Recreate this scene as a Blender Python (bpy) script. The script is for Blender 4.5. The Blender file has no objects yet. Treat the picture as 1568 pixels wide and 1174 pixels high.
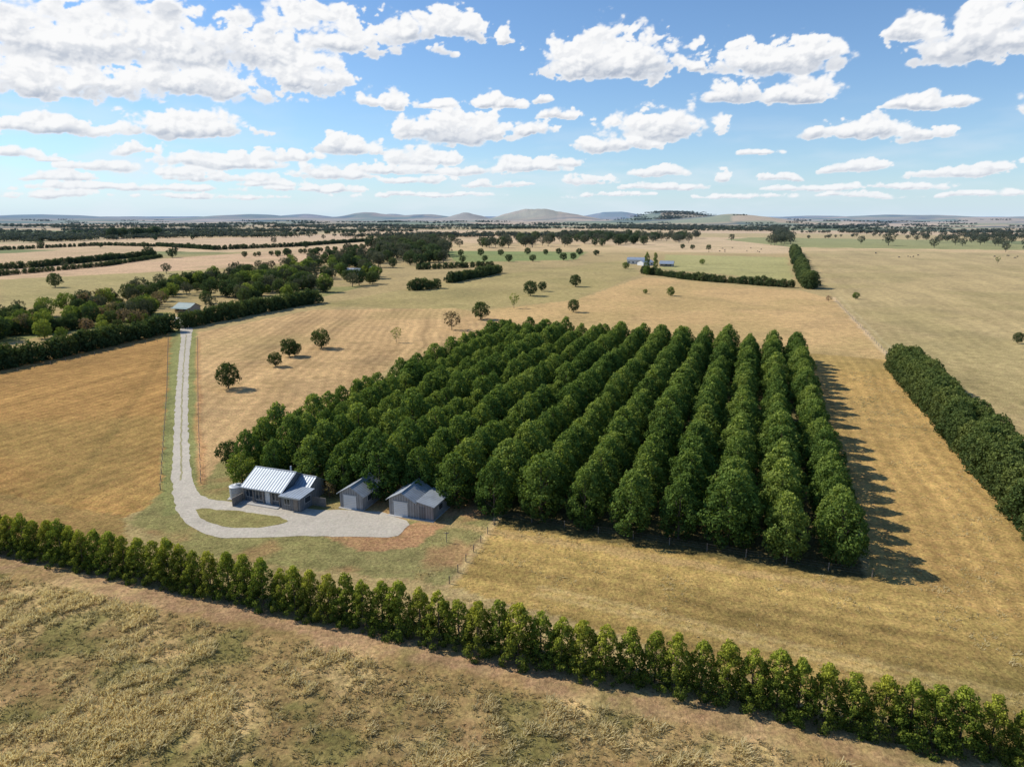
import bpy, math, numpy as np
from mathutils import Vector
scene=bpy.context.scene
scene.view_settings.view_transform='Standard'
scene.view_settings.look='None'
scene.view_settings.exposure=0
RNG=np.random.default_rng(7)

# ---------------------------------------------------------------- image pixels to ground
EYE=45.0
PITCH=math.radians(13.8); SP,CP=math.sin(PITCH),math.cos(PITCH)
def G(px,py):
    """image pixel -> metres on the ground plane, unprojected through the camera"""
    a=(px-784)/1045.0; b=(587-py)/1045.0
    t=EYE/(SP-b*CP)
    return np.array([a*t,(CP+b*SP)*t])
def slant(px,py):
    b=(587-py)/1045.0
    return EYE/(SP-b*CP)
TH=math.radians(19.6)
U=np.array([math.sin(TH),math.cos(TH)]); N=np.array([math.cos(TH),-math.sin(TH)])
HEDGE0=np.array([-69.6,84.5]); HEDGE1=np.array([42.5,47.3])
HD=(HEDGE1-HEDGE0)/np.linalg.norm(HEDGE1-HEDGE0); HN=np.array([-HD[1],HD[0]])

def lin(c):
    c=np.array(c,float)/255.0
    return np.where(c<=0.04045,c/12.92,((c+0.055)/1.055)**2.4)
def alb(c,k=0.90): return lin(c)*k

# ---------------------------------------------------------------- noise
def hsh(xi,yi,s):
    h=(xi*374761393+yi*668265263+s*974634777)&0xffffffff
    h=((h^(h>>13))*1274126177)&0xffffffff
    h=((h^(h>>16))*2246822519)&0xffffffff
    return (h^(h>>15))/4294967296.0
def vn(x,y,s=0):
    xf=np.floor(x); yf=np.floor(y)
    xi=xf.astype(np.int64); yi=yf.astype(np.int64)
    fx=x-xf; fy=y-yf
    fx=fx*fx*(3-2*fx); fy=fy*fy*(3-2*fy)
    a=hsh(xi,yi,s); b=hsh(xi+1,yi,s); c=hsh(xi,yi+1,s); d=hsh(xi+1,yi+1,s)
    return (a*(1-fx)+b*fx)*(1-fy)+(c*(1-fx)+d*fx)*fy
def fbm(x,y,s=0,o=5,g=0.5):
    v=0;a=1;t=0
    for i in range(o):
        v=v+a*vn(x*2**i+i*17.3,y*2**i-i*9.1,s+i); t+=a; a*=g
    return v/t
def perlin(x,y,s=0):
    xf=np.floor(x); yf=np.floor(y); xi=xf.astype(np.int64); yi=yf.astype(np.int64); fx=x-xf; fy=y-yf
    u=fx**3*(fx*(fx*6-15)+10); v=fy**3*(fy*(fy*6-15)+10)
    def g(i,j):
        t=hsh(xi+i,yi+j,s)*6.28318; return np.cos(t)*(fx-i)+np.sin(t)*(fy-j)
    return (g(0,0)*(1-u)+g(1,0)*u)*(1-v)+(g(0,1)*(1-u)+g(1,1)*u)*v
def pfbm(x,y,s=0,o=6,g=.5):
    v=0;a=1
    for i in range(o):
        c,sn=math.cos(i*.9),math.sin(i*.9); k=1.97**i
        v=v+a*perlin((x*c-y*sn)*k+i*5.2,(x*sn+y*c)*k-i*3.7,s+i); a*=g
    return v
def pbil(x,y,s=0,o=5,g=.5):
    """billows: rounded tops, creased valleys"""
    v=0;a=1;t=0
    for i in range(o):
        c,sn=math.cos(i*.9),math.sin(i*.9); k=1.97**i
        v=v+a*(2.2*np.abs(perlin((x*c-y*sn)*k+i*5.2,(x*sn+y*c)*k-i*3.7,s+i))); t+=a; a*=g
    return v/t
def sst(a,b,x):
    t=np.clip((x-a)/(b-a),0,1); return t*t*(3-2*t)

# ---------------------------------------------------------------- mesh helpers
def mk_mesh(name,verts,faces,mats,col=None,smooth=False,mat_idx=None):
    me=bpy.data.meshes.new(name)
    verts=np.asarray(verts,np.float32); faces=np.asarray(faces,np.int32)
    k=faces.shape[1]
    me.vertices.add(len(verts)); me.vertices.foreach_set('co',verts.ravel())
    me.loops.add(faces.size); me.loops.foreach_set('vertex_index',faces.ravel())
    me.polygons.add(len(faces)); me.polygons.foreach_set('loop_start',np.arange(len(faces),dtype=np.int32)*k)
    for m in mats: me.materials.append(m)
    if mat_idx is not None: me.polygons.foreach_set('material_index',np.asarray(mat_idx,np.int32))
    me.update(calc_edges=True)
    if col is not None:
        ca=me.color_attributes.new(name='Col',type='FLOAT_COLOR',domain='POINT')
        ca.data.foreach_set('color',np.asarray(col,np.float32).ravel())
    if smooth: me.polygons.foreach_set('use_smooth',np.ones(len(faces),bool))
    return me
def add_obj(name,data,parent=None,loc=(0,0,0),rz=0,sc=None):
    o=bpy.data.objects.new(name,data); scene.collection.objects.link(o)
    o.location=loc; o.rotation_euler=(0,0,rz)
    if sc is not None: o.scale=sc
    if parent: o.parent=parent
    return o

# ---------------------------------------------------------------- materials
def new_mat(name):
    m=bpy.data.materials.new(name); m.use_nodes=True
    nt=m.node_tree; nt.nodes.clear()
    return m,nt
def nd(nt,t,**kw):
    n=nt.nodes.new(t)
    for k,v in kw.items(): setattr(n,k,v)
    return n
def mixc(nt,fac,a,b,mode='MIX'):
    n=nd(nt,'ShaderNodeMix',data_type='RGBA',blend_type=mode)
    for s,v in ((n.inputs[0],fac),(n.inputs[6],a),(n.inputs[7],b)):
        if hasattr(v,'links'): nt.links.new(v,s)
        else:
            s.default_value=v if not isinstance(v,(tuple,list)) else (*v[:3],1)
    return n.outputs[2]
def math_n(nt,op,a,b=None,c=None):
    n=nd(nt,'ShaderNodeMath',operation=op)
    for i,v in enumerate((a,b,c)):
        if v is None: continue
        if hasattr(v,'links'): nt.links.new(v,n.inputs[i])
        else: n.inputs[i].default_value=v
    return n.outputs[0]
def maprange(nt,v,a,b,c,d):
    n=nd(nt,'ShaderNodeMapRange'); nt.links.new(v,n.inputs[0])
    for i,x in enumerate((a,b,c,d)): n.inputs[i+1].default_value=x
    return n.outputs[0]
def noise(nt,vec,scale,detail=4,rough=0.6):
    n=nd(nt,'ShaderNodeTexNoise'); n.inputs['Scale'].default_value=scale
    n.inputs['Detail'].default_value=detail; n.inputs['Roughness'].default_value=rough
    nt.links.new(vec,n.inputs['Vector']); return n.outputs[0]
HAZE_TINT=(0.19,0.29,0.44)
def haze_tint(nt,col):  # aerial haze painted into the base colour, stronger away from world origin
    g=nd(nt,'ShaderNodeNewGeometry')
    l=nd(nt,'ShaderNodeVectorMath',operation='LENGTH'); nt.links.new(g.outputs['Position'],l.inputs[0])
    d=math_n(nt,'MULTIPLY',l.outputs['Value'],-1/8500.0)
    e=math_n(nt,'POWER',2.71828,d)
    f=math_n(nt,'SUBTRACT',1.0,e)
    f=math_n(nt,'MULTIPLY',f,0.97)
    return mixc(nt,f,col,HAZE_TINT)
def foliage(name,dark,light,tip,transl=0.3,var=.25,tt=(1.35,1.35,.7),hv=(.513,.478)):
    m,nt=new_mat(name)
    at=nd(nt,'ShaderNodeAttribute',attribute_name='Col')
    sp=nd(nt,'ShaderNodeSeparateColor'); nt.links.new(at.outputs['Color'],sp.inputs[0])
    oi=nd(nt,'ShaderNodeObjectInfo')
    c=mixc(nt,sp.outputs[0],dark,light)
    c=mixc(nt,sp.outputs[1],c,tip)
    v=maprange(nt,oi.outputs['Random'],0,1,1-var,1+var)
    hs=nd(nt,'ShaderNodeHueSaturation'); nt.links.new(c,hs.inputs['Color']); nt.links.new(v,hs.inputs['Value'])
    h=maprange(nt,oi.outputs['Random'],0,1,hv[0],hv[1]); nt.links.new(h,hs.inputs['Hue'])
    c=haze_tint(nt,hs.outputs[0])
    d=nd(nt,'ShaderNodeBsdfDiffuse'); t=nd(nt,'ShaderNodeBsdfTranslucent')
    nt.links.new(c,d.inputs[0]); nt.links.new(mixc(nt,1.0,c,tt,'MULTIPLY'),t.inputs[0])
    mx=nd(nt,'ShaderNodeMixShader'); mx.inputs[0].default_value=transl
    nt.links.new(d.outputs[0],mx.inputs[1]); nt.links.new(t.outputs[0],mx.inputs[2])
    out=nd(nt,'ShaderNodeOutputMaterial'); nt.links.new(mx.outputs[0],out.inputs[0])
    return m
def simple(name,col,rough=0.7,metal=0.0,nscale=3.0,namp=0.25,stripe=None):
    m,nt=new_mat(name)
    tc=nd(nt,'ShaderNodeTexCoord')
    nz=noise(nt,tc.outputs['Object'],nscale,5)
    f=maprange(nt,nz,0.3,0.7,1-namp,1+namp)
    c=mixc(nt,1.0,col,(1,1,1),'MULTIPLY')
    hs=nd(nt,'ShaderNodeHueSaturation'); nt.links.new(c,hs.inputs['Color']); nt.links.new(f,hs.inputs['Value'])
    col_out=hs.outputs[0]
    b=nd(nt,'ShaderNodeBsdfPrincipled')
    b.inputs['Roughness'].default_value=rough; b.inputs['Metallic'].default_value=metal
    if stripe:
        axis,sc,amt=stripe
        sx=nd(nt,'ShaderNodeSeparateXYZ'); nt.links.new(tc.outputs['Object'],sx.inputs[0])
        src=sx.outputs[axis] if axis!=9 else math_n(nt,'ADD',sx.outputs[0],sx.outputs[1])
        w=math_n(nt,'SINE',math_n(nt,'MULTIPLY',src,sc))
        f2=maprange(nt,w,-1,1,1-amt,1.0)
        hs2=nd(nt,'ShaderNodeHueSaturation'); nt.links.new(col_out,hs2.inputs['Color']); nt.links.new(f2,hs2.inputs['Value'])
        col_out=hs2.outputs[0]
        bp=nd(nt,'ShaderNodeBump'); bp.inputs['Distance'].default_value=0.03; bp.inputs['Strength'].default_value=0.6
        nt.links.new(w,bp.inputs['Height']); nt.links.new(bp.outputs[0],b.inputs['Normal'])
    nt.links.new(haze_tint(nt,col_out),b.inputs['Base Color'])
    out=nd(nt,'ShaderNodeOutputMaterial'); nt.links.new(b.outputs[0],out.inputs[0])
    return m

# ground
def ground_material(name,attr=True,col=None,grain=1.0):
    m,nt=new_mat(name)
    g=nd(nt,'ShaderNodeNewGeometry'); P=g.outputs['Position']
    if attr:
        at=nd(nt,'ShaderNodeAttribute',attribute_name='Col'); base=at.outputs['Color']
    else:
        rgb=nd(nt,'ShaderNodeRGB'); rgb.outputs[0].default_value=(*col,1); base=rgb.outputs[0]
    n1=noise(nt,P,0.35,8,0.72); n2=noise(nt,P,2.2,6,0.75); n3=noise(nt,P,0.02,5,0.6)
    f1=maprange(nt,n1,0.25,0.75,1-0.42*grain,1+0.42*grain)
    f2=maprange(nt,n2,0.25,0.75,1-0.7*grain,1+0.7*grain)
    f3=maprange(nt,n3,0.3,0.7,0.9,1.1)
    f=math_n(nt,'MULTIPLY',math_n(nt,'MULTIPLY',f1,f2),f3)
    hs=nd(nt,'ShaderNodeHueSaturation'); nt.links.new(base,hs.inputs['Color']); nt.links.new(f,hs.inputs['Value'])
    h=maprange(nt,noise(nt,P,0.9,5,0.7),0.3,0.7,0.488,0.513); nt.links.new(h,hs.inputs['Hue'])
    c=haze_tint(nt,hs.outputs[0])
    b=nd(nt,'ShaderNodeBsdfDiffuse'); nt.links.new(c,b.inputs[0])
    bp=nd(nt,'ShaderNodeBump'); bp.inputs['Strength'].default_value=0.75*grain; bp.inputs['Distance'].default_value=0.3
    nt.links.new(n2,bp.inputs['Height']); nt.links.new(bp.outputs[0],b.inputs['Normal'])
    out=nd(nt,'ShaderNodeOutputMaterial'); nt.links.new(b.outputs[0],out.inputs[0])
    return m
M_ground=ground_material('paddock_ground')
M_gravel=ground_material('gravel',False,tuple(alb((195,185,168))),0.4)
M_island=ground_material('lawn',False,tuple(alb((150,140,88))),0.8)

# ---------------------------------------------------------------- terrain
HILLS=[(808,321,22,6700,.8),(835,320,26,6500,.8),(872,322.5,40,6200,.8),(782,324,26,6900,.8),(560,326,36,9000,.8),(650,329,45,9000,.8),(715,326.5,28,8000,.7),
 (940,323,42,13000,.6),(1030,326,55,5200,.7),(1130,330,60,4500,.6),(1350,331,110,9000,.6),(60,330,110,12000,.5),
 (380,330,80,9500,.6),(1500,331,60,7000,.6),(470,329,40,12000,.5),(1240,330,50,12000,.5),(600,328,30,12000,.5),
 (-200,328,150,10000,.5),(1800,328,150,10000,.5)]
def height(x,y):
    d=np.hypot(x,y)
    z=sst(1100,3500,d)*(fbm(x/900.0,y/900.0,50,3)-0.5)*32*np.clip(d/4000,0.3,1.3)
    for (px,py,hw,D,asp) in HILLS:
        a=(px-784)/1045.0; dn=np.hypot(a,CP+.246*SP)
        cx=a/dn*D; cy=(CP+.246*SP)/dn*D
        Hh=(EYE+(331-py)/1045.0*D)*.93
        w=hw/1045.0*D
        rr=((x-cx)/w)**2+((y-cy)/(w*asp+200))**2
        z=z+Hh*np.exp(-rr)*(0.85+0.3*fbm(x/(w*.5),y/(w*.5),int(px)+900,3))*(.66 if 775<px<875 else 1)
    return z
def height1(x,y): 
    if math.hypot(x,y)<1090: return 0.0
    return float(height(np.array([float(x)]),np.array([float(y)]))[0])

def axis(lo,hi,f0,f1,st,gr):
    mid=np.arange(f0,f1,st)
    up=[];v=f1;s=st
    while v<hi: up.append(v); s=st+gr*(v-f1); v+=s
    up.append(hi)
    dn=[];v=f0-st
    while v>lo: dn.append(v); s=st+gr*(f0-v); v-=s
    dn.append(lo)
    return np.array(dn[::-1]+list(mid)+up)
xs=axis(-26000,26000,-110,135,0.6,0.02)
ys=axis(-300,30000,36,235,0.6,0.02)
X,Y=np.meshgrid(xs,ys); x=X.ravel(); y=Y.ravel()
z=height(x,y)
jx=(fbm(x/3,y/3,11,3)-.5)*2.0; jy=(fbm(x/3,y/3,12,3)-.5)*2.0
far=np.clip(np.hypot(x,y)/250,0.8,8)
xj=x+jx*far; yj=y+jy*far
def inpoly(poly,xx=None,yy=None):
    xx=xj if xx is None else xx; yy=yj if yy is None else yy
    res=np.zeros(xx.shape,bool)
    mn=poly.min(0); mx=poly.max(0)
    idx=np.nonzero((xx>=mn[0])&(xx<=mx[0])&(yy>=mn[1])&(yy<=mx[1]))[0]
    if len(idx)==0: return res
    X_=xx[idx];Y_=yy[idx]; r=np.zeros(len(idx),bool)
    n=len(poly); j=n-1
    for i in range(n):
        xi,yi=poly[i]; xk,yk=poly[j]
        if yi!=yk:
            c=((yi>Y_)!=(yk>Y_))&(X_<(xk-xi)*(Y_-yi)/(yk-yi)+xi)
            r^=c
        j=i
    res[idx]=r; return res
def gp(pts): return np.array([G(*p) for p in pts])
col=np.empty((x.size,3)); col[:]=alb((184,160,110))
d=np.hypot(x,y)
cu=(x*U[0]+y*U[1])/420+0.5*fbm(x/500,y/500,31,2); cv=(x*N[0]+y*N[1])/520+0.5*fbm(x/500,y/500,32,2)
cell=hsh(np.floor(cu).astype(np.int64),np.floor(cv).astype(np.int64),5)
pal=np.array([alb((218,186,142)),alb((196,172,118)),alb((160,156,98)),alb((212,182,132)),alb((182,160,112)),alb((136,140,86))])
pc=pal[(cell*6).astype(int).clip(0,5)]
w=sst(800,1000,d)[:,None]; col=col*(1-w)+pc*w
bald=np.exp(-(((x-230)/420)**2+((y-6500)/900)**2))
tw=(sst(0.60,0.68,fbm(x/380,y/160,77,4))*sst(2200,3200,d)*(1-bald*.6))[:,None]*0.8
col=col*(1-tw)+alb((62,74,48))*tw
k=sst(.3,.7,bald)[:,None]*.55; col=col*(1-k)+alb((206,176,118))*k
def paint(pts,c,mix=1.0,world=False):
    poly=np.array(pts) if world else gp(pts)
    m=inpoly(poly); col[m]=col[m]*(1-mix)+alb(c)*mix; return m
def stripes(m,dirv,period,amp,seed):
    t=x[m]*dirv[0]+y[m]*dirv[1]+ (fbm(x[m]/40,y[m]/40,seed,2)-.5)*7
    al_=(x[m]*-dirv[1]+y[m]*dirv[0])
    s=vn(t/period,al_/70,seed)
    s2=np.sin(t*6.283/(period*.7))*(.35+.65*vn(t/9,al_/18,seed+3))
    col[m]*=(1+amp*(s-.5)*1.6+amp*.55*s2)[:,None]
paint([(0,480),(0,422),(330,408),(330,430),(180,455),(0,475)],(182,164,110))
m=paint([(-200,425),(240,397),(575,374),(600,388),(440,402),(330,412),(0,428)],(216,180,140))
paint([(-200,400),(150,380),(240,377),(235,390),(0,408),(-200,418)],(210,178,136))
paint([(240,368),(540,358),(560,370),(330,381)],(216,184,144))
paint([(300,352),(560,349),(560,356),(330,362)],(200,178,130))
paint([(-100,368),(160,360),(160,368),(-100,378)],(200,178,132))
paint([(680,384),(900,386),(880,398),(700,402)],(142,150,88))
paint([(860,366),(1080,364),(1210,378),(1215,389),(1020,386)],(216,186,142))
paint([(1020,390),(1205,394),(1215,430),(1010,412)],(182,172,112))
paint([(485,468),(700,428),(960,398),(980,420),(880,460),(690,475)],(180,160,106))
paint([(880,460),(985,424),(1225,445),(1275,458),(1370,555),(1215,540),(1000,520),(780,500),(690,480)],(208,172,118))
m=paint([(1228,384),(1568,388),(1800,410),(1800,1100),(1568,800),(1365,550),(1275,455)],(192,168,118))
stripes(m,N,7,0.14,4)
m=paint([(296,510),(480,474),(700,472),(820,500),(600,560),(340,740),(300,740),(298,600)],(202,166,116)); stripes(m,U*.4+N*.9,4.5,0.24,5)
m=paint([(-300,640),(0,563),(268,508),(262,600),(250,745),(240,770),(190,792),(-300,700)],(182,141,84)); stripes(m,N,4,0.24,6)
m=paint([(-300,700),(190,790),(200,850),(-300,780)],(168,136,84))
m=paint([(760,792),(688,895),(1900,1260),(1900,1000),(1568,850),(1400,600),(1300,560),(1330,890)],(184,154,92))
stripes(m,HN,4.4,0.34,7)
m=paint([(1230,540),(1370,552),(1568,790),(1800,1000),(1700,1000),(1340,880)],(196,160,98)); stripes(m,N,4.0,0.26,8)
m=paint([(-40,535),(60,516),(190,498),(250,492),(262,478),(120,478),(-40,510)],(120,130,68),.7)
m=paint([(330,470),(470,440),(560,438),(480,458)],(126,134,74),.6)
O=np.array([43.0,81.6])
def grid_pt(c,s): return O-N*c+U*s
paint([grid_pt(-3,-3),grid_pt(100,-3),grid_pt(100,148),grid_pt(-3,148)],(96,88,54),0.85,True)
m=paint([(196,800),(248,750),(310,735),(345,700),(640,740),(762,792),(690,895),(300,850)],(154,144,92))
rn=sst(0.52,0.66,fbm(x/7,y/7,91,4)); mm=(rn*0.6*m)[:,None]; col[:]=col*(1-mm)+alb((186,138,98))*mm
m=paint([(500,822),(640,800),(690,800),(640,835),(560,846)],(200,146,108),0.7)
m=paint([(600,735),(700,755),(745,785),(690,790)],(190,138,100),0.5)
paint([(262,505),(302,505),(303,745),(318,770),(255,792),(244,760),(256,600)],(150,148,92))
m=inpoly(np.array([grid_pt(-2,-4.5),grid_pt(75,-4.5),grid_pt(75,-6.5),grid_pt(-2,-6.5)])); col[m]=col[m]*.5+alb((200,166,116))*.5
sd=(xj-HEDGE0[0])*HN[0]+(yj-HEDGE0[1])*HN[1]
ad=(x-HEDGE0[0])*HD[0]+(y-HEDGE0[1])*HD[1]
fg=(sd<0)&(y<140)
n1=fbm(x/9,y/9,21,5); n2=fbm(x/2.2,y/2.2,22,4); n4=fbm(x/1.1,y/1.1,29,3)
cf=alb((164,138,90))[None]*np.ones((x.size,1))
k=sst(.46,.62,n1)[:,None]; cf=cf*(1-k)+alb((200,172,118))*k
k=sst(.50,.66,fbm(x/5,y/5,24,4))[:,None]*.75; cf=cf*(1-k)+alb((128,122,70))*k
k=sst(.57,.70,fbm(x/4,y/4,25,4))[:,None]*.3; cf=cf*(1-k)+alb((160,120,84))*k
cf*= (0.68+0.64*n2)[:,None]
col[fg]=cf[fg]
f=(sst(-3.6,-2.2,sd+(n1-.5)*3+(n4-.5)*2)*(1-sst(1.5,2.5,sd))*(y<140)*(x>-140)*(.8-.45*sst(60,120,ad)))[:,None]
f*= (1-.7*sst(.48,.65,n2)[:,None])
col[:]=col*(1-f)+alb((184,148,112))*(0.85+0.3*n2)[:,None]*f
def pline(pts,wd,c,mx=.8):
    P=[G(*p) for p in pts]
    for a,b in zip(P[:-1],P[1:]):
        dv=b-a; L=np.linalg.norm(dv); dv/=L
        tx=(x-a[0])*dv[0]+(y-a[1])*dv[1]; ds=np.abs((x-a[0])*-dv[1]+(y-a[1])*dv[0]+(fbm(x/8,y/8,66,2)-.5)*1.5)
        f=((1-sst(wd*.5,wd,ds))*(tx>-1)*(tx<L+1)*mx)[:,None]
        col[:]=col*(1-f)+alb(c)*f
pline([(1275,455),(1365,550),(1440,640),(1568,800),(1700,960)],1.3,(222,190,146))
pline([(1285,455),(1378,548)],0.8,(205,184,136),.5)
pline([(0,572),(268,514)],1.2,(120,110,60),.6)
pline([(303,520),(304,640),(308,740)],0.8,(205,150,100),.6)
pline([(765,792),(690,893)],0.7,(210,180,130),.7)
pline([(270,515),(180,660),(130,720),(60,770)],.7,(140,112,66),.45)
pline([(262,515),(172,660),(122,720),(52,770)],.7,(140,112,66),.35)
for o_ in (0,1.6):
    P=[HEDGE0+HD*s_+HN*(12+o_+3*math.sin(s_/30)) for s_ in range(72,150,6)]
    for a,b in zip(P[:-1],P[1:]):
        dv=b-a; L=np.linalg.norm(dv); dv/=L; tx=(x-a[0])*dv[0]+(y-a[1])*dv[1]; ds=np.abs((x-a[0])*-dv[1]+(y-a[1])*dv[0])
        f=((1-sst(.2,.8,ds))*(tx>-.3)*(tx<L+.3)*.45)[:,None]; col[:]=col*(1-f)+alb((212,184,126))*f
gr=(sst(.52,.7,fbm(x/45,y/45,41,5))*.25*(d<1500)*(~fg))[:,None]
col[:]=col*(1-gr)+alb((142,136,80))*gr
gr=(sst(.53,.72,fbm(x/14,y/14,43,5))*.45*(d<700)*(~fg))[:,None]
col[:]=col*(1-gr)+col*np.array([.74,.76,.8])*gr
gr=(sst(.55,.75,fbm(x/5,y/5,48,4))*.5*(d<260)*(~fg))[:,None]
col[:]=col*(1-gr)+col*np.array([.72,.74,.70])*gr
nx,ny=len(xs),len(ys)
ii=np.arange(nx*ny).reshape(ny,nx)
F=np.stack([ii[:-1,:-1],ii[:-1,1:],ii[1:,1:],ii[1:,:-1]],-1).reshape(-1,4)
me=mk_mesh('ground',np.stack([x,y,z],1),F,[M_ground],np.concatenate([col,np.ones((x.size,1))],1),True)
add_obj('ground',me)

# ---------------------------------------------------------------- gravel drive
def sheet(name,pts,zz,mat,jit=0.25,dens=0.8,seed=1):
    P=gp(pts); out=[]
    for a,b in zip(P,np.roll(P,-1,0)):
        L=np.linalg.norm(b-a); n=max(1,int(L/dens))
        for i in range(n): out.append(a+(b-a)*i/n)
    Q=np.array(out)
    Q=Q+np.stack([(vn(Q[:,0]/1.3,Q[:,1]/1.3,seed)-.5),(vn(Q[:,0]/1.3,Q[:,1]/1.3,seed+1)-.5)],1)*2*jit
    me=bpy.data.meshes.new(name)
    me.from_pydata([(q[0],q[1],zz) for q in Q],[],[tuple(range(len(Q)))])
    me.materials.append(mat); me.update()
    if me.polygons[0].normal.z<0: me.flip_normals()
    return add_obj(name,me)
def smooth_loop(pts,it=2):
    P=[np.array(p,float) for p in pts]
    for _ in range(it):
        Q=[]
        for a,b in zip(P,P[1:]+P[:1]): Q+= [a*.75+b*.25,a*.25+b*.75]
        P=Q
    return [tuple(p) for p in P]
sheet('gravel_driveway',smooth_loop([(262,484),(279,505),(273,560),(268,620),(265,680),(263,735),(266,770),(280,797),(305,815),(340,824),(400,823),(480,820),(560,822),(606,823),(618,812),(630,799),
 (597,789),(590,784),(560,783),(520,780),(484,780),(445,775),(400,771),(340,767),(312,762),(298,748),(292,720),(289,680),(288,620),(289,560),(293,515),(296,500),(282,488)],1),0.03,M_gravel)
sheet('grass_island',smooth_loop([(300,776),(340,781),(380,784),(420,789),(446,797),(430,803),(395,808),(350,807),(318,801),(304,789)],1),0.045,M_island,0.3,0.6,5)
M_crown=ground_material('driveway_crown_grass',False,tuple(alb((164,156,120))),0.6)
sheet('driveway_grass_crown',[(284.5,512),(280.5,560),(277.5,620),(276,680),(276,735),(279,735),(278.6,680),(279.6,620),(282.2,560),(286,512)],0.045,M_crown,0.2,0.6,9)

# ---------------------------------------------------------------- vegetation
M_bark=simple('bark',(0.12,0.09,0.065),0.9)
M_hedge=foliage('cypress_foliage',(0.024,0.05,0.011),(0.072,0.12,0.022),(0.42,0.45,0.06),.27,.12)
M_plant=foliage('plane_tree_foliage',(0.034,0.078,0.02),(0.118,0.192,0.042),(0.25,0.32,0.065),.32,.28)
M_dark=foliage('dark_foliage',(0.028,0.05,0.017),(0.065,0.098,0.028),(0.14,0.18,0.045),.22)
M_euc=foliage('gum_foliage',(0.045,0.056,0.028),(0.095,0.105,0.055),(0.15,0.15,0.085),.22)
M_bright=foliage('garden_foliage',(0.07,0.12,0.025),(0.17,0.24,0.04),(0.28,0.32,0.06))
M_dry=foliage('dry_foliage',(0.13,0.09,0.05),(0.22,0.16,0.09),(0.3,0.22,0.12))

def tube(p0,p1,r0,r1,k=6):
    p0=np.array(p0,float);p1=np.array(p1,float); d_=p1-p0; d_/=np.linalg.norm(d_)+1e-9
    a=np.cross(d_,[0.3,1,0.2]); a/=np.linalg.norm(a); b=np.cross(d_,a)
    th=np.arange(k)*2*math.pi/k
    ring=np.cos(th)[:,None]*a+np.sin(th)[:,None]*b
    v=np.concatenate([p0+ring*r0,p1+ring*r1]); i=np.arange(k); j=(i+1)%k
    return v,np.stack([i,j,j+k,i+k],1)
def tree_mesh(name,seed,Ht,R,base,prof,nl,lr,nleaf,ls,mat,tr=0.18,limbs=6,tipf=1.0,inset=.74,squash=1.0,tpow=1.5):
    r=np.random.default_rng(seed)
    t=(np.arange(nl)+r.random(nl))/nl; ang=np.arange(nl)*2.39996+r.normal(0,.35,nl)
    rr=prof(t)*R*(0.80+.4*r.random(nl))*inset
    lob=np.stack([np.cos(ang)*rr,np.sin(ang)*rr,base+(Ht-base)*t*0.96],1)
    ni=nl//4; ti=r.random(ni)*.9; ai=r.random(ni)*6.28; ri=prof(ti)*R*.3
    lob=np.concatenate([lob,np.stack([np.cos(ai)*ri,np.sin(ai)*ri,base+(Ht-base)*ti],1)])
    lrad=lr*(.6+.8*r.random(len(lob)))*(0.55+.45*prof(np.clip((lob[:,2]-base)/(Ht-base),0,1)))
    lv=r.random(len(lob))
    wts=lrad**2; idx=r.choice(len(lob),nleaf,p=wts/wts.sum())
    L=lob[idx]; out=L*np.array([1,1,0]); out/=np.linalg.norm(out,axis=1)[:,None]+1e-6
    dd=r.normal(size=(nleaf,3))+out*.7+np.array([0,0,.35]); dd/=np.linalg.norm(dd,axis=1)[:,None]
    c=L+dd*(lrad[idx]*(.5+.6*r.random(nleaf)**.6))[:,None]*np.array([1,1,squash])
    c[:,2]=np.maximum(c[:,2],0.1)
    n=dd+r.normal(size=(nleaf,3))*.6; n/=np.linalg.norm(n,axis=1)[:,None]
    a=np.cross(n,r.normal(size=(nleaf,3))); a/=np.linalg.norm(a,axis=1)[:,None]; b=np.cross(n,a)
    s=(ls*(.6+.8*r.random(nleaf)))[:,None]
    v=np.stack([c-a*s*.5,c-b*s*.33+n*s*.1,c+a*s*.5,c+b*s*.33-n*s*.08],1).reshape(-1,3)
    f=np.arange(nleaf*4).reshape(-1,4)
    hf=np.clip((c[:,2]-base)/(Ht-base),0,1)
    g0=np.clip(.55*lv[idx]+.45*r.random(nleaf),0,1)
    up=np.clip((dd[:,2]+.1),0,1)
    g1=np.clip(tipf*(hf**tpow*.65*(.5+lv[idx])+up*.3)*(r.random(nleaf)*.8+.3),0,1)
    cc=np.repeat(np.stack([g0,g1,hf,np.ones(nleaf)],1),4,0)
    V=[v];FF=[f];CC=[cc];MI=[np.zeros(nleaf,int)]; off=len(v)
    segs=[((0,0,-.1),(0,0,Ht*.45),tr,tr*.6),((0,0,Ht*.45),(0,0,Ht*.85),tr*.6,tr*.15)]
    for q in range(limbs):
        l=lob[int((q+.5)/limbs*nl)]; segs.append(((0,0,max(base*.7,l[2]*.55)),tuple(l),tr*.4,tr*.1))
    for sg in segs:
        tv,tf=tube(*sg); V.append(tv);FF.append(tf+off);off+=len(tv)
        CC.append(np.ones((len(tv),4))*.5);MI.append(np.ones(len(tf),int))
    return mk_mesh(name,np.concatenate(V),np.concatenate(FF),[mat,M_bark],np.concatenate(CC),False,np.concatenate(MI))
p_cone=lambda t: np.minimum(1,(0.9+.9*t))*np.clip(1-t,0,1)**.62
p_ov=lambda t: np.clip(np.sin(math.pi*np.clip(t**.80*.85+.14,0,1)),0,1)**.85
p_round=lambda t: np.clip(np.sqrt(np.clip(1-(2*t-1)**2,0,1)),.25,1)
p_col=lambda t: np.clip(1-t,0,1)**.35*np.minimum(1,.6+2*t)
T_hedge=[tree_mesh('cypress_%d'%i,100+i,6.1,2.2,.1,p_cone,80,.46,6000,.19,M_hedge,.12,4,1.5,.78,.9,1.9) for i in range(8)]
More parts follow.
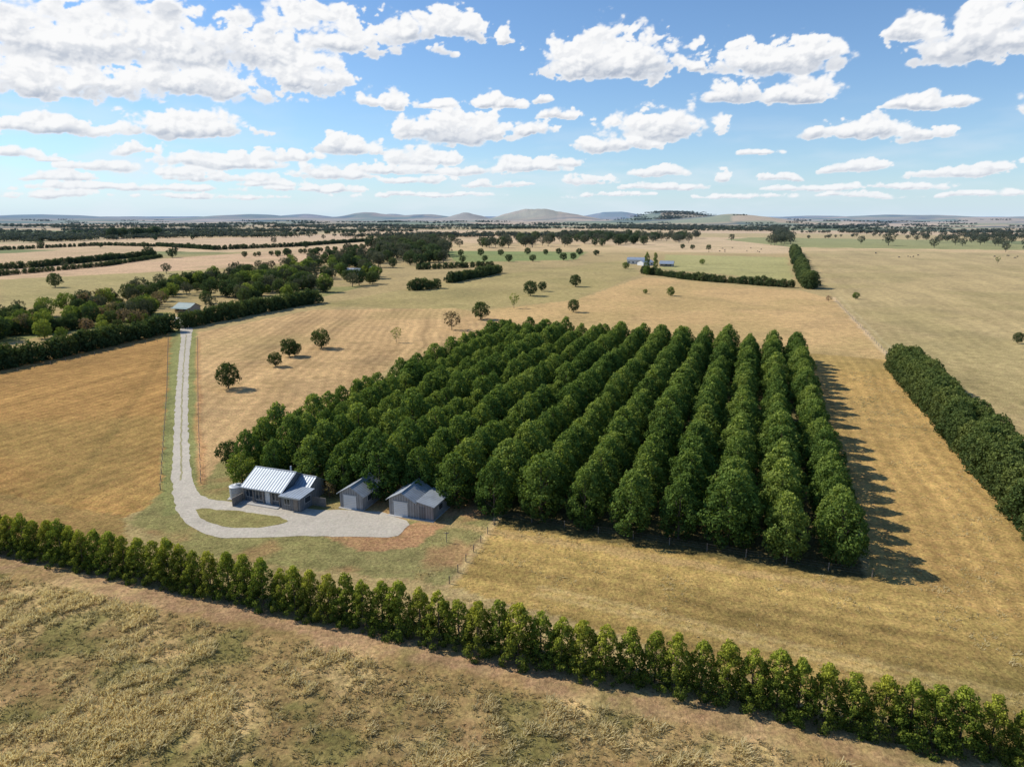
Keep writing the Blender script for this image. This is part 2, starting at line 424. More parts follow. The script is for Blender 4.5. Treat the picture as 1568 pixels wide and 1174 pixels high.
T_plant=[tree_mesh('plane_%d'%i,200+i,9.5,3.15,.6,p_ov,78,.8,5200,.36,M_plant,.2,8,1.1,.8) for i in range(8)]
T_big=[tree_mesh('bighedge_%d'%i,300+i,8.0,3.3,.2,p_col,85,.8,4800,.34,M_dark,.2,5,1.7,.8) for i in range(4)]
T_round=[tree_mesh('round_%d'%i,400+i,8.0,4.0,1.2,p_round,50,1.1,2600,.5,M_dark,.25,8) for i in range(4)]
T_green=[tree_mesh('green_%d'%i,450+i,8.0,3.8,1.0,p_round,45,1.1,2000,.55,M_bright,.25,8) for i in range(3)]
T_euc=[tree_mesh('gum_%d'%i,500+i,12.0,5.2,3.0,p_round,28,1.4,1600,.65,M_euc,.35,12,inset=.85) for i in range(4)]
T_thin=[tree_mesh('thin_%d'%i,550+i,7.0,2.4,2.0,p_round,18,.7,420,.4,M_bright,.12,12) for i in range(2)]
T_dry=[tree_mesh('dry_%d'%i,560+i,5.0,2.4,1.0,p_round,24,.7,500,.4,M_dry,.12,12) for i in range(2)]
T_pop=[tree_mesh('poplar_%d'%i,570+i,14.0,2.0,.5,p_col,50,.9,2200,.5,M_bright,.25,4) for i in range(2)]
T_lowh=[tree_mesh('lowhedge_%d'%i,600+i,5.0,3.0,.1,p_col,40,.9,1500,.5,M_dark,.15,3) for i in range(4)]

def inst(kind,parent,name,p,h,refh,zz=0.0,wob=.12):
    me=kind[RNG.integers(len(kind))]; s=h/refh
    w=s*(1+RNG.uniform(-wob,wob))
    return add_obj(name,me,parent,(float(p[0]),float(p[1]),zz),RNG.uniform(0,6.28),(w,w*(1+RNG.uniform(-.06,.06)),s))
def emp(name,loc=(0,0,0),rz=0):
    o=bpy.data.objects.new(name,None); scene.collection.objects.link(o); o.location=loc; o.rotation_euler=(0,0,rz); o.empty_display_size=1; return o
H=emp('conifer_hedge')
L=np.linalg.norm(HEDGE1-HEDGE0); s=-30.0; i=0
while s<L+28:
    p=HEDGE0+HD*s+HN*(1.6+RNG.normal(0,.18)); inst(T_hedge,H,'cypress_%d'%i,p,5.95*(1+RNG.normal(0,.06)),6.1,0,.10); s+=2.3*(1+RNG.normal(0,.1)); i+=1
PL=emp('tree_plantation'); i=0
for c in range(15):
    k0=RNG.uniform(-.4,.4)
    for r_ in range(28):
        if RNG.random()<.015: continue
        p=grid_pt(c*6.9+RNG.normal(0,.22),1.0+k0+r_*5.2+RNG.normal(0,.35))
        hh=9.4*(1+RNG.normal(0,.08)) 
        if RNG.random()<.06: hh*=.84
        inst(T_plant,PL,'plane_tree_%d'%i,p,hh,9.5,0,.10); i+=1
RB=emp('shelter_belt_hedge'); i=0
for row,off in ((0,2.8),(1,6.2)):
    s=0
    A=np.array([112.,200.])
    while s<165:
        p=A-U*s+N*(off+RNG.normal(0,.3)); inst(T_big,RB,'belt_tree_%d'%i,p,8.0*(1+RNG.normal(0,.07)),8.0); s+=2.7*(1+RNG.normal(0,.08)); i+=1
def hedge(name,pts,h,sp,kind=None,refh=5.0,jit=.5):
    E=emp(name); P=[G(*p) for p in pts]; i=0
    for a,b in zip(P[:-1],P[1:]):
        Ls=np.linalg.norm(b-a); n=max(1,int(Ls/sp))
        for q in range(n):
            p=a+(b-a)*(q+RNG.uniform(0,.4))/n+RNG.normal(0,jit,2)
            inst(kind or T_lowh,E,'%s_shrub_%d'%(name,i),p,h*(1+RNG.normal(0,.09)),refh,height1(*p)); i+=1
hedge('garden_hedge',[(-160,600),(0,565),(130,537),(268,506)],6.4,3.2)
hedge('garden_hedge',[(282,502),(380,482),(487,463)],6.4,3.4)
hedge('garden_hedge',[(-60,520),(60,510),(150,500)],5.0,4)
hedge('paddock_hedge',[(985,419),(1060,429),(1215,441)],5.0,3.4)
hedge('paddock_hedge',[(1237,443),(1225,415),(1214,386)],10,6,T_big,8.0,1.5)
hedge('paddock_hedge',[(690,433),(765,418)],6.5,4)
hedge('paddock_hedge',[(630,445),(673,441)],6.5,4)
hedge('paddock_hedge',[(640,413),(760,408)],5,5)
hedge('paddock_hedge',[(0,413),(60,409),(240,391)],6,4.5)
hedge('paddock_hedge',[(240,377),(330,383),(450,378),(560,370)],6,5)
hedge('paddock_hedge',[(-60,386),(160,376),(240,378)],5,5.5)
hedge('paddock_hedge',[(-60,428),(160,408),(250,394)],4,4.5)
hedge('paddock_hedge',[(300,363),(420,360),(560,357)],7,9,T_round,8.0,5)
hedge('paddock_hedge',[(-60,366),(80,360),(165,358)],8,10,T_round,8.0,6)
hedge('paddock_hedge',[(380,394),(470,388),(560,380)],6,9,T_round,8.0,4)
hedge('paddock_hedge',[(165,366),(245,362)],20,12,T_round,8.0,6)
hedge('paddock_hedge',[(1182,376),(1200,372),(1190,352)],15,16,T_euc,12.0,8)
hedge('paddock_hedge',[(700,393),(850,390),(940,392)],8,22,T_round,8.0,5)
hedge('paddock_hedge',[(690,402),(820,401),(900,396)],7,24,T_round,8.0,5)
hedge('paddock_hedge',[(1230,366),(1330,362),(1480,362)],7,22,T_euc,12.0,9)
KR={'round':(T_round,8.0,'shade_tree'),'euc':(T_euc,12.0,'gum_tree'),'green':(T_green,8.0,'garden_tree'),'thin':(T_thin,7.0,'sapling'),
    'dry':(T_dry,5.0,'dry_shrub'),'pop':(T_pop,14.0,'poplar_tree')}
for (px,py,hp,kd) in [(350,595,37,'round'),(422,561,21,'round'),(443,546,27,'round'),(452,545,20,'round'),(492,533,28,'round'),(607,524,22,'thin'),(692,505,27,'dry'),
   (736,489,25,'round'),(812,453,21,'round'),(830,446,14,'round'),(878,478,18,'round'),(881,439,17,'round'),(1027,453,13,'green'),(988,450,7,'green'),(85,440,20,'round'),
   (255,419,15,'euc'),(1527,404,11,'thin'),(1558,526,16,'round'),(1310,458,10,'green'),(787,472,22,'thin'),(990,421,34,'pop'),(1003,412,24,'pop'),
   (1268,462,9,'dry'),(100,412,11,'euc'),(1360,376,18,'euc'),(1318,374,12,'euc'),(1430,380,14,'euc'),(1075,405,8,'green'),(958,412,10,'green'),(1120,369,10,'euc'),(550,437,24,'round'),(240,455,20,'round'),
   (18,512,26,'green'),(40,508,22,'green'),(70,506,20,'green'),(95,520,18,'green'),(160,512,20,'green'),(10,540,14,'dry'),(30,478,18,'euc'),
   (372,742,46,'green'),(352,712,36,'round'),(505,762,24,'dry'),(497,742,20,'dry'),(512,745,18,'green'),(588,745,18,'dry'),(1045,381,7,'round'),(1060,382,7,'round'),(1085,383,8,'round')]:
    k,rh,nm=KR[kd]; p=G(px,py); h=hp*slant(px,py)/1045/.97
    inst(k,None,nm,p,h,rh,height1(*p),.05)
def grove(name,pts,n,kinds,h0,h1):
    E=emp(name); P=gp(pts); mn=P.min(0);mx=P.max(0); i=0
    while i<n:
        q=np.array([RNG.uniform(mn[0],mx[0]),RNG.uniform(mn[1],mx[1])])
        if not inpoly(P,np.array([q[0]]),np.array([q[1]]))[0]: continue
        k,rh,nm=KR[kinds[RNG.integers(len(kinds))]]
        inst(k,E,'%s_%s_%d'%(name,nm,i),q,RNG.uniform(h0,h1),rh,height1(*q)); i+=1
grove('garden_grove',[(-60,505),(120,472),(255,458),(258,480),(200,505),(-40,530)],100,['round','green','green','round','euc','dry'],3.5,9)
grove('garden_grove',[(300,472),(330,430),(480,420),(470,455),(310,477)],80,['round','green','euc','round'],5,10)
grove('garden_grove',[(150,468),(250,440),(330,430),(320,450),(240,462)],40,['round','green','euc','round'],5,10)
grove('garden_grove',[(320,432),(400,412),(560,400),(590,440),(480,452),(340,445)],105,['round','round','euc','green'],6,11)
grove('gum_woodland',[(470,402),(620,388),(700,402),(620,412),(500,416)],60,['round','euc'],8,13)
grove('gum_woodland',[(565,380),(660,374),(690,396),(590,402)],50,['euc','euc','round'],13,20)
grove('gum_woodland',[(690,378),(900,362),(1090,364),(1060,373),(700,384)],130,['euc','euc','round'],11,17)
grove('gum_woodland',[(560,372),(700,366),(700,374),(560,380)],35,['euc','round'],10,15)
grove('gum_woodland',[(1270,355),(1568,354),(1620,385),(1450,374)],55,['euc'],9,15)
grove('gum_woodland',[(1380,366),(1568,362),(1620,395),(1540,386)],40,['euc'],9,14)
grove('paddock_trees',[(0,372),(560,355),(560,395),(0,410)],22,['euc','round'],7,12)
def clump_mesh(name,seed):
    r=np.random.default_rng(seed); V=[];C=[]; F=[]; off=0
    for q in range(16):
        cx,cy=r.normal(0,34),r.normal(0,8); h=r.uniform(7,15); R_=r.uniform(3.5,6.5); n=70
        dd=r.normal(size=(n,3)); dd/=np.linalg.norm(dd,axis=1)[:,None]
        c=np.array([cx,cy,h*.58])+dd*np.array([R_,R_,h*.4])*(.6+.4*r.random(n))[:,None]
        nn=dd+r.normal(size=(n,3))*.4; nn/=np.linalg.norm(nn,axis=1)[:,None]
        a=np.cross(nn,r.normal(size=(n,3))); a/=np.linalg.norm(a,axis=1)[:,None]; b=np.cross(nn,a)
        s=r.uniform(1.5,3.0,(n,1))
        V.append(np.stack([c-a*s*.5,c-b*s*.4,c+a*s*.5,c+b*s*.4],1).reshape(-1,3))
        F.append(np.arange(n*4).reshape(-1,4)+off); off+=n*4
        g=np.stack([r.random(n),np.clip(dd[:,2],0,1)*.5,np.ones(n),np.ones(n)],1); C.append(np.repeat(g,4,0))
        tv,tf=tube((cx,cy,-1),(cx,cy,h*.6),.4,.2,4); V.append(tv);F.append(tf+off);off+=len(tv);C.append(np.ones((len(tv),4))*.5)
    return mk_mesh(name,np.concatenate(V),np.concatenate(F),[M_euc],np.concatenate(C))
T_cl=[clump_mesh('gum_clump_%d'%i,700+i) for i in range(5)]
E=emp('distant_woodland'); i=0; tries=0
while i<600 and tries<20000:
    tries+=1
    dist=1/ (RNG.uniform(1/8500.,1/1500.)); az=RNG.uniform(-.78,.78)
    q=np.array([math.sin(az)*dist,math.cos(az)*dist])
    nz=fbm(np.array([q[0]/620]),np.array([q[1]/200]),88,3)[0]
    if nz<(.54 if dist>2400 else .57): continue
    if abs(q[0]-230)<420 and 5700<dist<8000: continue
    s=RNG.uniform(.65,1.0)
    add_obj('gum_clump_%d'%i,T_cl[i%5],E,(q[0],q[1],height1(*q)),RNG.normal(0,.35)+RNG.integers(0,2)*math.pi,(s*1.5,s,s)); i+=1
for q_ in range(110):
    px_=RNG.normal(1030,30)
    az=math.atan2((px_-784)/1045,1.03); dist=RNG.uniform(4700,5400); p=(math.sin(az)*dist,math.cos(az)*dist)
    add_obj('ridge_clump_%d'%q_,T_cl[q_%5],E,(p[0],p[1],height1(*p)-2),0,(1.4,1.2,.6))

# ---------------------------------------------------------------- grass tufts
M_grass=foliage('dry_grass',(0.27,0.22,0.115),(0.74,0.63,0.36),(0.18,0.20,0.08),.45,.0,(1.1,1.07,.85),(.5,.5))
def tufts(name,px,py,h,nb,spread,green,seed,colv):
    r=np.random.default_rng(seed); n=len(px)
    bx=np.repeat(px,nb)+r.normal(0,1,n*nb)*np.repeat(spread,nb); by=np.repeat(py,nb)+r.normal(0,1,n*nb)*np.repeat(spread,nb)
    hh=np.repeat(h,nb)*(.5+.7*r.random(n*nb)); th=r.random(n*nb)*6.28; w=.025+.035*r.random(n*nb)
    lx=(r.normal(0,.6,n*nb)+.35)*hh; ly=(r.normal(0,.6,n*nb)-.15)*hh
    v0=np.stack([bx-np.cos(th)*w,by-np.sin(th)*w,np.zeros(n*nb)],1); v1=np.stack([bx+np.cos(th)*w,by+np.sin(th)*w,np.zeros(n*nb)],1)
    v2=np.stack([bx+lx+np.cos(th)*w*.6,by+ly+np.sin(th)*w*.6,hh],1); v3=np.stack([bx+lx-np.cos(th)*w*.6,by+ly-np.sin(th)*w*.6,hh],1)
    V=np.stack([v0,v1,v2,v3],1).reshape(-1,3)
    g=np.stack([np.clip(np.repeat(colv,nb)+r.normal(0,.15,n*nb),0,1),np.clip(np.repeat(green,nb)*(.6+.6*r.random(n*nb)),0,1),r.random(n*nb),np.ones(n*nb)],1)
    add_obj(name,mk_mesh(name,V,np.arange(len(V)).reshape(-1,4),[M_grass],np.repeat(g,4,0)))
n=80000; tx=RNG.uniform(-80,45,n); ty=RNG.uniform(40,90,n)
sdt=(tx-HEDGE0[0])*HN[0]+(ty-HEDGE0[1])*HN[1]
g1=fbm(tx/9,ty/9,21,5); g2=fbm(tx/1.8,ty/1.8,61,3); gg=fbm(tx/5,ty/5,24,4)
q_=sst(.48,.66,g1*.5+g2*.5)
keep=(sdt<-2.4-1.8*g2)&(RNG.random(n)<.20+1.0*q_)&(np.abs(tx)<ty*.86+4)
tx,ty,g1,g2,gg,q_=tx[keep],ty[keep],g1[keep],g2[keep],gg[keep],q_[keep]
tufts('dry_grass',tx,ty,.12+.55*q_*RNG.random(len(tx))+.1*RNG.random(len(tx)),9,.08+.11*RNG.random(len(tx)),(gg>.58)*.5*(1-q_),1,np.clip(.15+q_*.7+.25*RNG.random(len(tx)),0,1))
n=40000; tx=RNG.uniform(-20,110,n); ty=RNG.uniform(50,200,n)
sdt=(tx-HEDGE0[0])*HN[0]+(ty-HEDGE0[1])*HN[1]
cO=-((tx-O[0])*N[0]+(ty-O[1])*N[1]); sO=(tx-O[0])*U[0]+(ty-O[1])*U[1]
g2=fbm(tx/4,ty/4,62,4); gg=fbm(tx/12,ty/12,63,3)
keep=(sdt>4)&((sO<-3)&(cO<58)|(cO<-4))&(cO>-75)&(RNG.random(n)<.08+sst(.46,.68,g2)*.5)
tx,ty,g2,gg=tx[keep],ty[keep],g2[keep],gg[keep]
tufts('pasture_grass',tx,ty,.06+.2*sst(.5,.75,g2),6,.12+.12*RNG.random(len(tx)),sst(.5,.7,gg)*.3,2,np.clip(.25+g2*.6,0,1))

# ---------------------------------------------------------------- buildings
M_roof=simple('galvanised_roof',(0.34,0.39,0.45),.5,.15,.6,.14,(0,12.0,.25))
M_roofS=simple('galvanised_roof_weathered',(0.34,0.37,0.40),.55,.15,.7,.18,(1,12.0,.25))
M_wall=simple('corrugated_wall',(0.32,0.32,0.32),.6,.1,.8,.2,(9,14.0,.35))
M_walld=simple('dark_cladding',(0.18,0.19,0.20),.6,.1,.8,.2,(9,14.0,.3))
M_timber=simple('weathered_timber',(0.25,0.21,0.17),.85,0,3,.3)
M_white=simple('painted_door',(0.72,0.72,0.70),.5,0,1,.05,(2,22.0,.15))
M_trim=simple('trim_metal',(0.5,0.52,0.53),.4,.2,1,.05)
M_glass=simple('window_glass',(0.03,0.04,0.05),.1,0,1,.1)
M_tank=simple('tank_steel',(0.42,0.44,0.45),.5,.2,1,.1,(2,25.0,.2))
M_conc=simple('concrete',(0.42,0.4,0.37),.85,0,2,.15)
M_green=simple('green_roof',(0.25,0.33,0.30),.6,.0,1,.1,(0,10.,.15))
M_brick=simple('pale_brick',(0.42,0.35,0.28),.8,0,3,.2)
def part(par,name,v,f,mat):
    me=bpy.data.meshes.new(name); me.from_pydata([tuple(map(float,a)) for a in v],[],f); me.materials.append(mat); me.update()
    return add_obj(name,me,par)
def box(par,name,x0,x1,y0,y1,z0,z1,mat):
    v=[(x0,y0,z0),(x1,y0,z0),(x1,y1,z0),(x0,y1,z0),(x0,y0,z1),(x1,y0,z1),(x1,y1,z1),(x0,y1,z1)]
    return part(par,name,v,[(0,3,2,1),(4,5,6,7),(0,1,5,4),(1,2,6,5),(2,3,7,6),(3,0,4,7)],mat)
def slab(par,name,q,th,mat):
    v=list(q)+[(a[0],a[1],a[2]-th) for a in q]
    return part(par,name,v,[(0,1,2,3),(7,6,5,4),(0,4,5,1),(1,5,6,2),(2,6,7,3),(3,7,4,0)],mat)
def gable_y(par,x0,x1,y0,y1,hw,hr,wall,roof,ov=.3,ridge=None,pre=''):
    xm=(x0+x1)/2 if ridge is None else ridge
    v=[(x0,y0,0),(x1,y0,0),(x1,y0,hw),(xm,y0,hr),(x0,y0,hw),(x0,y1,0),(x1,y1,0),(x1,y1,hw),(xm,y1,hr),(x0,y1,hw)]
    part(par,pre+'walls',v,[(0,1,2,3,4),(9,8,7,6,5),(1,6,7,2),(0,4,9,5)],wall)
    for nm,xa in (('roof_left',x0),('roof_right',x1)):
        sl=(hr-hw)/(xm-xa); xe=xa+(-ov if xa<xm else ov); ze=hw+sl*(xe-xa)
        q=[(xm,y0-ov,hr+.1),(xm,y1+ov,hr+.1),(xe,y1+ov,ze+.1),(xe,y0-ov,ze+.1)]
        if xa>xm: q=q[::-1]
        slab(par,pre+nm,q,.08,roof)
        box(par,pre+nm+'_gutter',min(xe,xe+(.1 if xa>xm else -.1)),max(xe,xe+(.1 if xa>xm else -.1)),y0-ov,y1+ov,ze-.08,ze+.04,M_trim)
    box(par,pre+'ridge_cap',xm-.12,xm+.12,y0-ov,y1+ov,hr+.08,hr+.15,M_trim)
def gable_x(par,x0,x1,y0,y1,hw,hr,wall,roof,ov=.35,pre=''):
    ym=(y0+y1)/2
    v=[(x0,y0,0),(x0,y1,0),(x0,y1,hw),(x0,ym,hr),(x0,y0,hw),(x1,y0,0),(x1,y1,0),(x1,y1,hw),(x1,ym,hr),(x1,y0,hw)]
    part(par,pre+'walls',v,[(4,3,2,1,0),(5,6,7,8,9),(0,5,9,4),(1,2,7,6)],wall)
    for nm,ya in (('roof_front',y0),('roof_back',y1)):
        sl=(hr-hw)/(ym-ya); ye=ya+(-ov if ya<ym else ov); ze=hw+sl*(ye-ya)
        q=[(x0-ov,ym,hr+.1),(x0-ov,ye,ze+.1),(x1+ov,ye,ze+.1),(x1+ov,ym,hr+.1)]
        if ya>ym: q=q[::-1]
        slab(par,pre+nm,q,.08,roof)
        g0,g1_=(ye-.1,ye) if ya<ym else (ye,ye+.1)
        box(par,pre+nm+'_gutter',x0-ov,x1+ov,g0,g1_,ze-.06,ze+.05,M_trim)
    box(par,pre+'ridge_cap',x0-ov,x1+ov,ym-.12,ym+.12,hr+.08,hr+.15,M_trim)
def window(par,name,x0,x1,yf,z0,z1):
    box(par,name+'_frame',x0-.07,x1+.07,yf-.05,yf-.005,z0-.07,z1+.07,M_trim)
    box(par,name+'_glass',x0,x1,yf-.07,yf-.052,z0,z1,M_glass)
    xm=(x0+x1)/2; box(par,name+'_mullion',xm-.025,xm+.025,yf-.085,yf-.072,z0,z1,M_trim)
def windowx(par,name,y0,y1,xf,z0,z1):
    box(par,name+'_frame',xf+.005,xf+.05,y0-.07,y1+.07,z0-.07,z1+.07,M_trim)
    box(par,name+'_glass',xf+.052,xf+.07,y0,y1,z0,z1,M_glass)
h=emp('farm_cottage',(-43.5,103.4,0),-TH)
gable_x(h,0,7.4,0,7.2,2.6,4.5,M_walld,M_roof,pre='main_')
gable_x(h,7.77,10.4,2.8,7.0,2.4,3.6,M_wall,M_roof,.22,'wing_')
box(h,'annex_walls',7.9,11.4,-.8,2.6,0,2.25,M_walld)
slab(h,'annex_roof',[(7.65,2.75,2.65),(7.65,-1.1,2.38),(11.7,-1.1,2.38),(11.7,2.75,2.65)],.1,M_roof)
box(h,'annex_fascia',7.65,11.7,-1.17,-1.11,2.18,2.40,M_trim)
for i,xx in enumerate((.1,2.0,4.0,5.6,7.1)): box(h,'verandah_post_%d'%i,xx-.06,xx+.06,-.32,-.20,0,2.35,M_timber)
box(h,'verandah_floor',-.1,7.3,-1.2,-.02,0,.14,M_conc)
window(h,'window_a',.5,1.7,0,.9,2.1); window(h,'window_b',5.6,6.8,0,.9,2.1)
box(h,'front_door',4.2,5.1,-.06,-.005,.15,2.2,M_white); window(h,'window_c',2.4,3.6,0,.6,2.1)
window(h,'annex_window',8.5,9.5,-.8,1.0,1.9); box(h,'annex_door',10.2,11.0,-.86,-.805,.02,2.05,M_timber)
windowx(h,'side_window',.4,1.8,11.4,1.0,1.9)
box(h,'flue',5.9,6.1,4.4,4.6,4.0,5.1,M_trim)
box(h,'side_fence',-.2,-.1,-2.6,0,0,1.4,M_timber)
box(h,'courtyard_fence',11.4,14.0,2.2,2.28,0,1.5,M_timber)
def tank(loc,r,hh):
    t=emp('water_tank',(loc[0],loc[1],0)); k=28; th=np.arange(k)*2*math.pi/k
    v=[(r*math.cos(a),r*math.sin(a),0) for a in th]+[(r*math.cos(a),r*math.sin(a),hh) for a in th]
    part(t,'wall',v,[(i,(i+1)%k,(i+1)%k+k,i+k) for i in range(k)],M_tank)
    v=[(r*1.04*math.cos(a),r*1.04*math.sin(a),hh) for a in th]+[(0,0,hh+.35)]
    part(t,'lid',v,[(i,(i+1)%k,k) for i in range(k)],M_tank)
    box(t,'hatch',.2,.7,-.3,.2,hh+.2,hh+.42,M_trim); box(t,'base',-r*1.1,r*1.1,-r*1.1,r*1.1,.0,.06,M_conc)
tank((-43.5-1.9*.94,103.4+1.9*.336+.8),1.1,2.0)
g=emp('garage_shed',(-27.3,100.8,0),-TH)
gable_y(g,0,4.1,0,5.7,2.55,3.75,M_wall,M_roofS)
box(g,'roller_door',.7,3.0,-.05,-.005,.03,2.2,M_white); box(g,'door_lintel',.6,3.1,-.08,-.005,2.21,2.35,M_trim)
windowx(g,'side_window',1.5,2.6,4.1,1.1,1.9); box(g,'slab',-.15,4.25,-.4,5.8,.0,.06,M_conc)
g=emp('garage_shed',(-19.0,98.1,0),-TH)
gable_y(g,0,4.4,0,5.6,2.7,3.9,M_wall,M_roofS)
part(g,'leanto_walls',[(4.41,.05,0),(7.5,.05,0),(7.5,.05,2.3),(4.41,.05,2.85),(4.41,5.5,0),(7.5,5.5,0),(7.5,5.5,2.3),(4.41,5.5,2.85)],[(0,1,2,3),(7,6,5,4),(1,5,6,2)],M_wall)
slab(g,'leanto_roof',[(4.75,-.25,2.93),(7.8,-.25,2.36),(7.8,5.8,2.36),(4.75,5.8,2.93)],.08,M_roofS)
box(g,'roller_door',.8,3.2,-.05,-.005,.03,2.3,M_white); box(g,'door_lintel',.7,3.3,-.08,-.005,2.31,2.45,M_trim)
box(g,'side_door',5.2,6.1,-.01,.045,.03,2.05,M_walld); windowx(g,'side_window',2,3.2,7.5,1.0,1.8)
box(g,'slab',-.15,7.7,-.5,5.7,.0,.065,M_conc)
def far_house(name,px,py,W,D,hw,hr,wall,roof,rz,extra=True):
    p=G(px,py); b=emp(name,(p[0],p[1],0),rz)
    gable_x(b,0,W,0,D,hw,hr,wall,roof,.5)
    for i in range(int(W//4)): window(b,'window_%d'%i,1+i*4,2.6+i*4,0,.9,2.1)
    box(b,'door',W-1.6,W-.6,-.06,-.005,.02,2.1,M_white)
    if extra: slab(b,'verandah_roof',[(-.3,-.52,hw-.1),(-.3,-2.6,hw-.5),(W+.3,-2.6,hw-.5),(W+.3,-.52,hw-.1)],.07,roof)
far_house('farm_house',268,478,9,7,2.6,4.2,M_brick,M_green,-.3)
far_house('farm_house',527,421,13,9,2.9,5.0,M_brick,M_roof,-.3)
far_house('farm_shed',556,417,10,8,3.2,4.6,M_wall,M_roof,-.2,False)
far_house('farm_shed',960,404,16,10,4.0,6.0,M_white,M_roof,-.3,False)
far_house('farm_shed',985,407,12,9,3.2,4.8,M_white,M_roof,.5,False)
far_house('farm_house',1010,408,12,9,3.0,4.8,M_brick,M_roof,-.3)

# ---------------------------------------------------------------- grazing cows
M_cow=simple('cow_hide',(0.06,0.045,0.035),.8,0,2,.2)
def cow_mesh():
    V=[];F=[];off=0
    def ad_(p0,p1,r0,r1,k=8):
        nonlocal off
        v,f=tube(p0,p1,r0,r1,k); V.append(v); F.append(f+off); off+=len(v)
    for a,b,ra,rb in [((-.85,0,1.0),(-.75,0,1.02),.1,.32),((-.75,0,1.02),(-.2,0,.98),.32,.38),((-.2,0,.98),(.5,0,1.0),.38,.36),((.5,0,1.0),(.8,0,1.05),.36,.2),((.75,0,1.1),(1.15,0,.7),.2,.13),
       ((1.12,0,.74),(1.42,0,.38),.14,.08),((-.85,0,1.1),(-.92,0,.45),.03,.02)]: ad_(a,b,ra,rb)
    for sx in (-.15,.15):
        ad_((.55,sx,.8),(.55,sx,.4),.11,.07); ad_((.55,sx,.4),(.55,sx,0),.06,.06)
        ad_((-.7,sx,.85),(-.62,sx,.5),.14,.08); ad_((-.62,sx,.5),(-.74,sx,.38),.07,.06); ad_((-.74,sx,.38),(-.72,sx,0),.06,.06)
        ad_((1.15,sx*.6,.74),(1.12,sx*1.5,.8),.05,.02)
    return mk_mesh('cow',np.concatenate(V),np.concatenate(F),[M_cow])
CM=cow_mesh(); E=emp('cow_herd')
for i in range(24):
    p=G(RNG.uniform(1080,1175),RNG.uniform(380,387)) if i<12 else G(RNG.uniform(1320,1560),RNG.uniform(384,398))
    add_obj('cow_%d'%i,CM,E,(p[0],p[1],height1(*p)),RNG.uniform(0,6.28),(1.1,1.1,1.1))

# ---------------------------------------------------------------- fences
def fence(name,pts,sp=4.0,hh=1.15,r=.06):
    P=[G(*p) for p in pts]; V=[];F=[];off=0
    def bx(a,b,c,d_,e,f_):
        nonlocal off
        V.extend([(a,c,e),(b,c,e),(b,d_,e),(a,d_,e),(a,c,f_),(b,c,f_),(b,d_,f_),(a,d_,f_)])
        F.extend([tuple(off+q for q in fc) for fc in [(0,3,2,1),(4,5,6,7),(0,1,5,4),(1,2,6,5),(2,3,7,6),(3,0,4,7)]]); off+=8
    for a,b in zip(P[:-1],P[1:]):
        Ls=np.linalg.norm(b-a); n=max(1,int(Ls/sp))
        for i in range(n+1):
            p=a+(b-a)*i/n; bx(p[0]-r,p[0]+r,p[1]-r,p[1]+r,-.05,hh*(1+RNG.uniform(-.06,.06)))
        for zz in (.35,.7,1.05):
            tv,tf=tube((a[0],a[1],zz),(b[0],b[1],zz),.008,.008,4)
            V.extend([tuple(q) for q in tv]); F.extend([tuple(int(k)+off for k in q) for q in tf]); off+=len(tv)
    me=bpy.data.meshes.new(name); me.from_pydata([tuple(map(float,v)) for v in V],[],F); me.materials.append(M_timber); me.update(); add_obj(name,me)
fence('wire_fence',[(766,792),(688,893)],2.6,1.1,.055)
fence('wire_fence',[(766,792),(1335,884)],5,1.15,.045)
fence('wire_fence',[(303,520),(304,640),(308,740)],4,1.1,.045)
fence('wire_fence',[(258,520),(256,600),(246,750)],4,1.1,.045)
fence('wire_fence',[(1280,462),(1370,556),(1568,800)],5,1.1,.05)
fence('wire_fence',[(0,575),(258,520)],5,1.1,.05)
p=G(684,830); pp=emp('power_pole',(p[0],p[1],0))
tv,tf=tube((0,0,-.2),(0,0,1.6),.06,.05,8); part(pp,'pole',tv,[tuple(map(int,q)) for q in tf],M_timber); box(pp,'crossarm',-.35,.35,-.04,.04,1.4,1.48,M_timber)

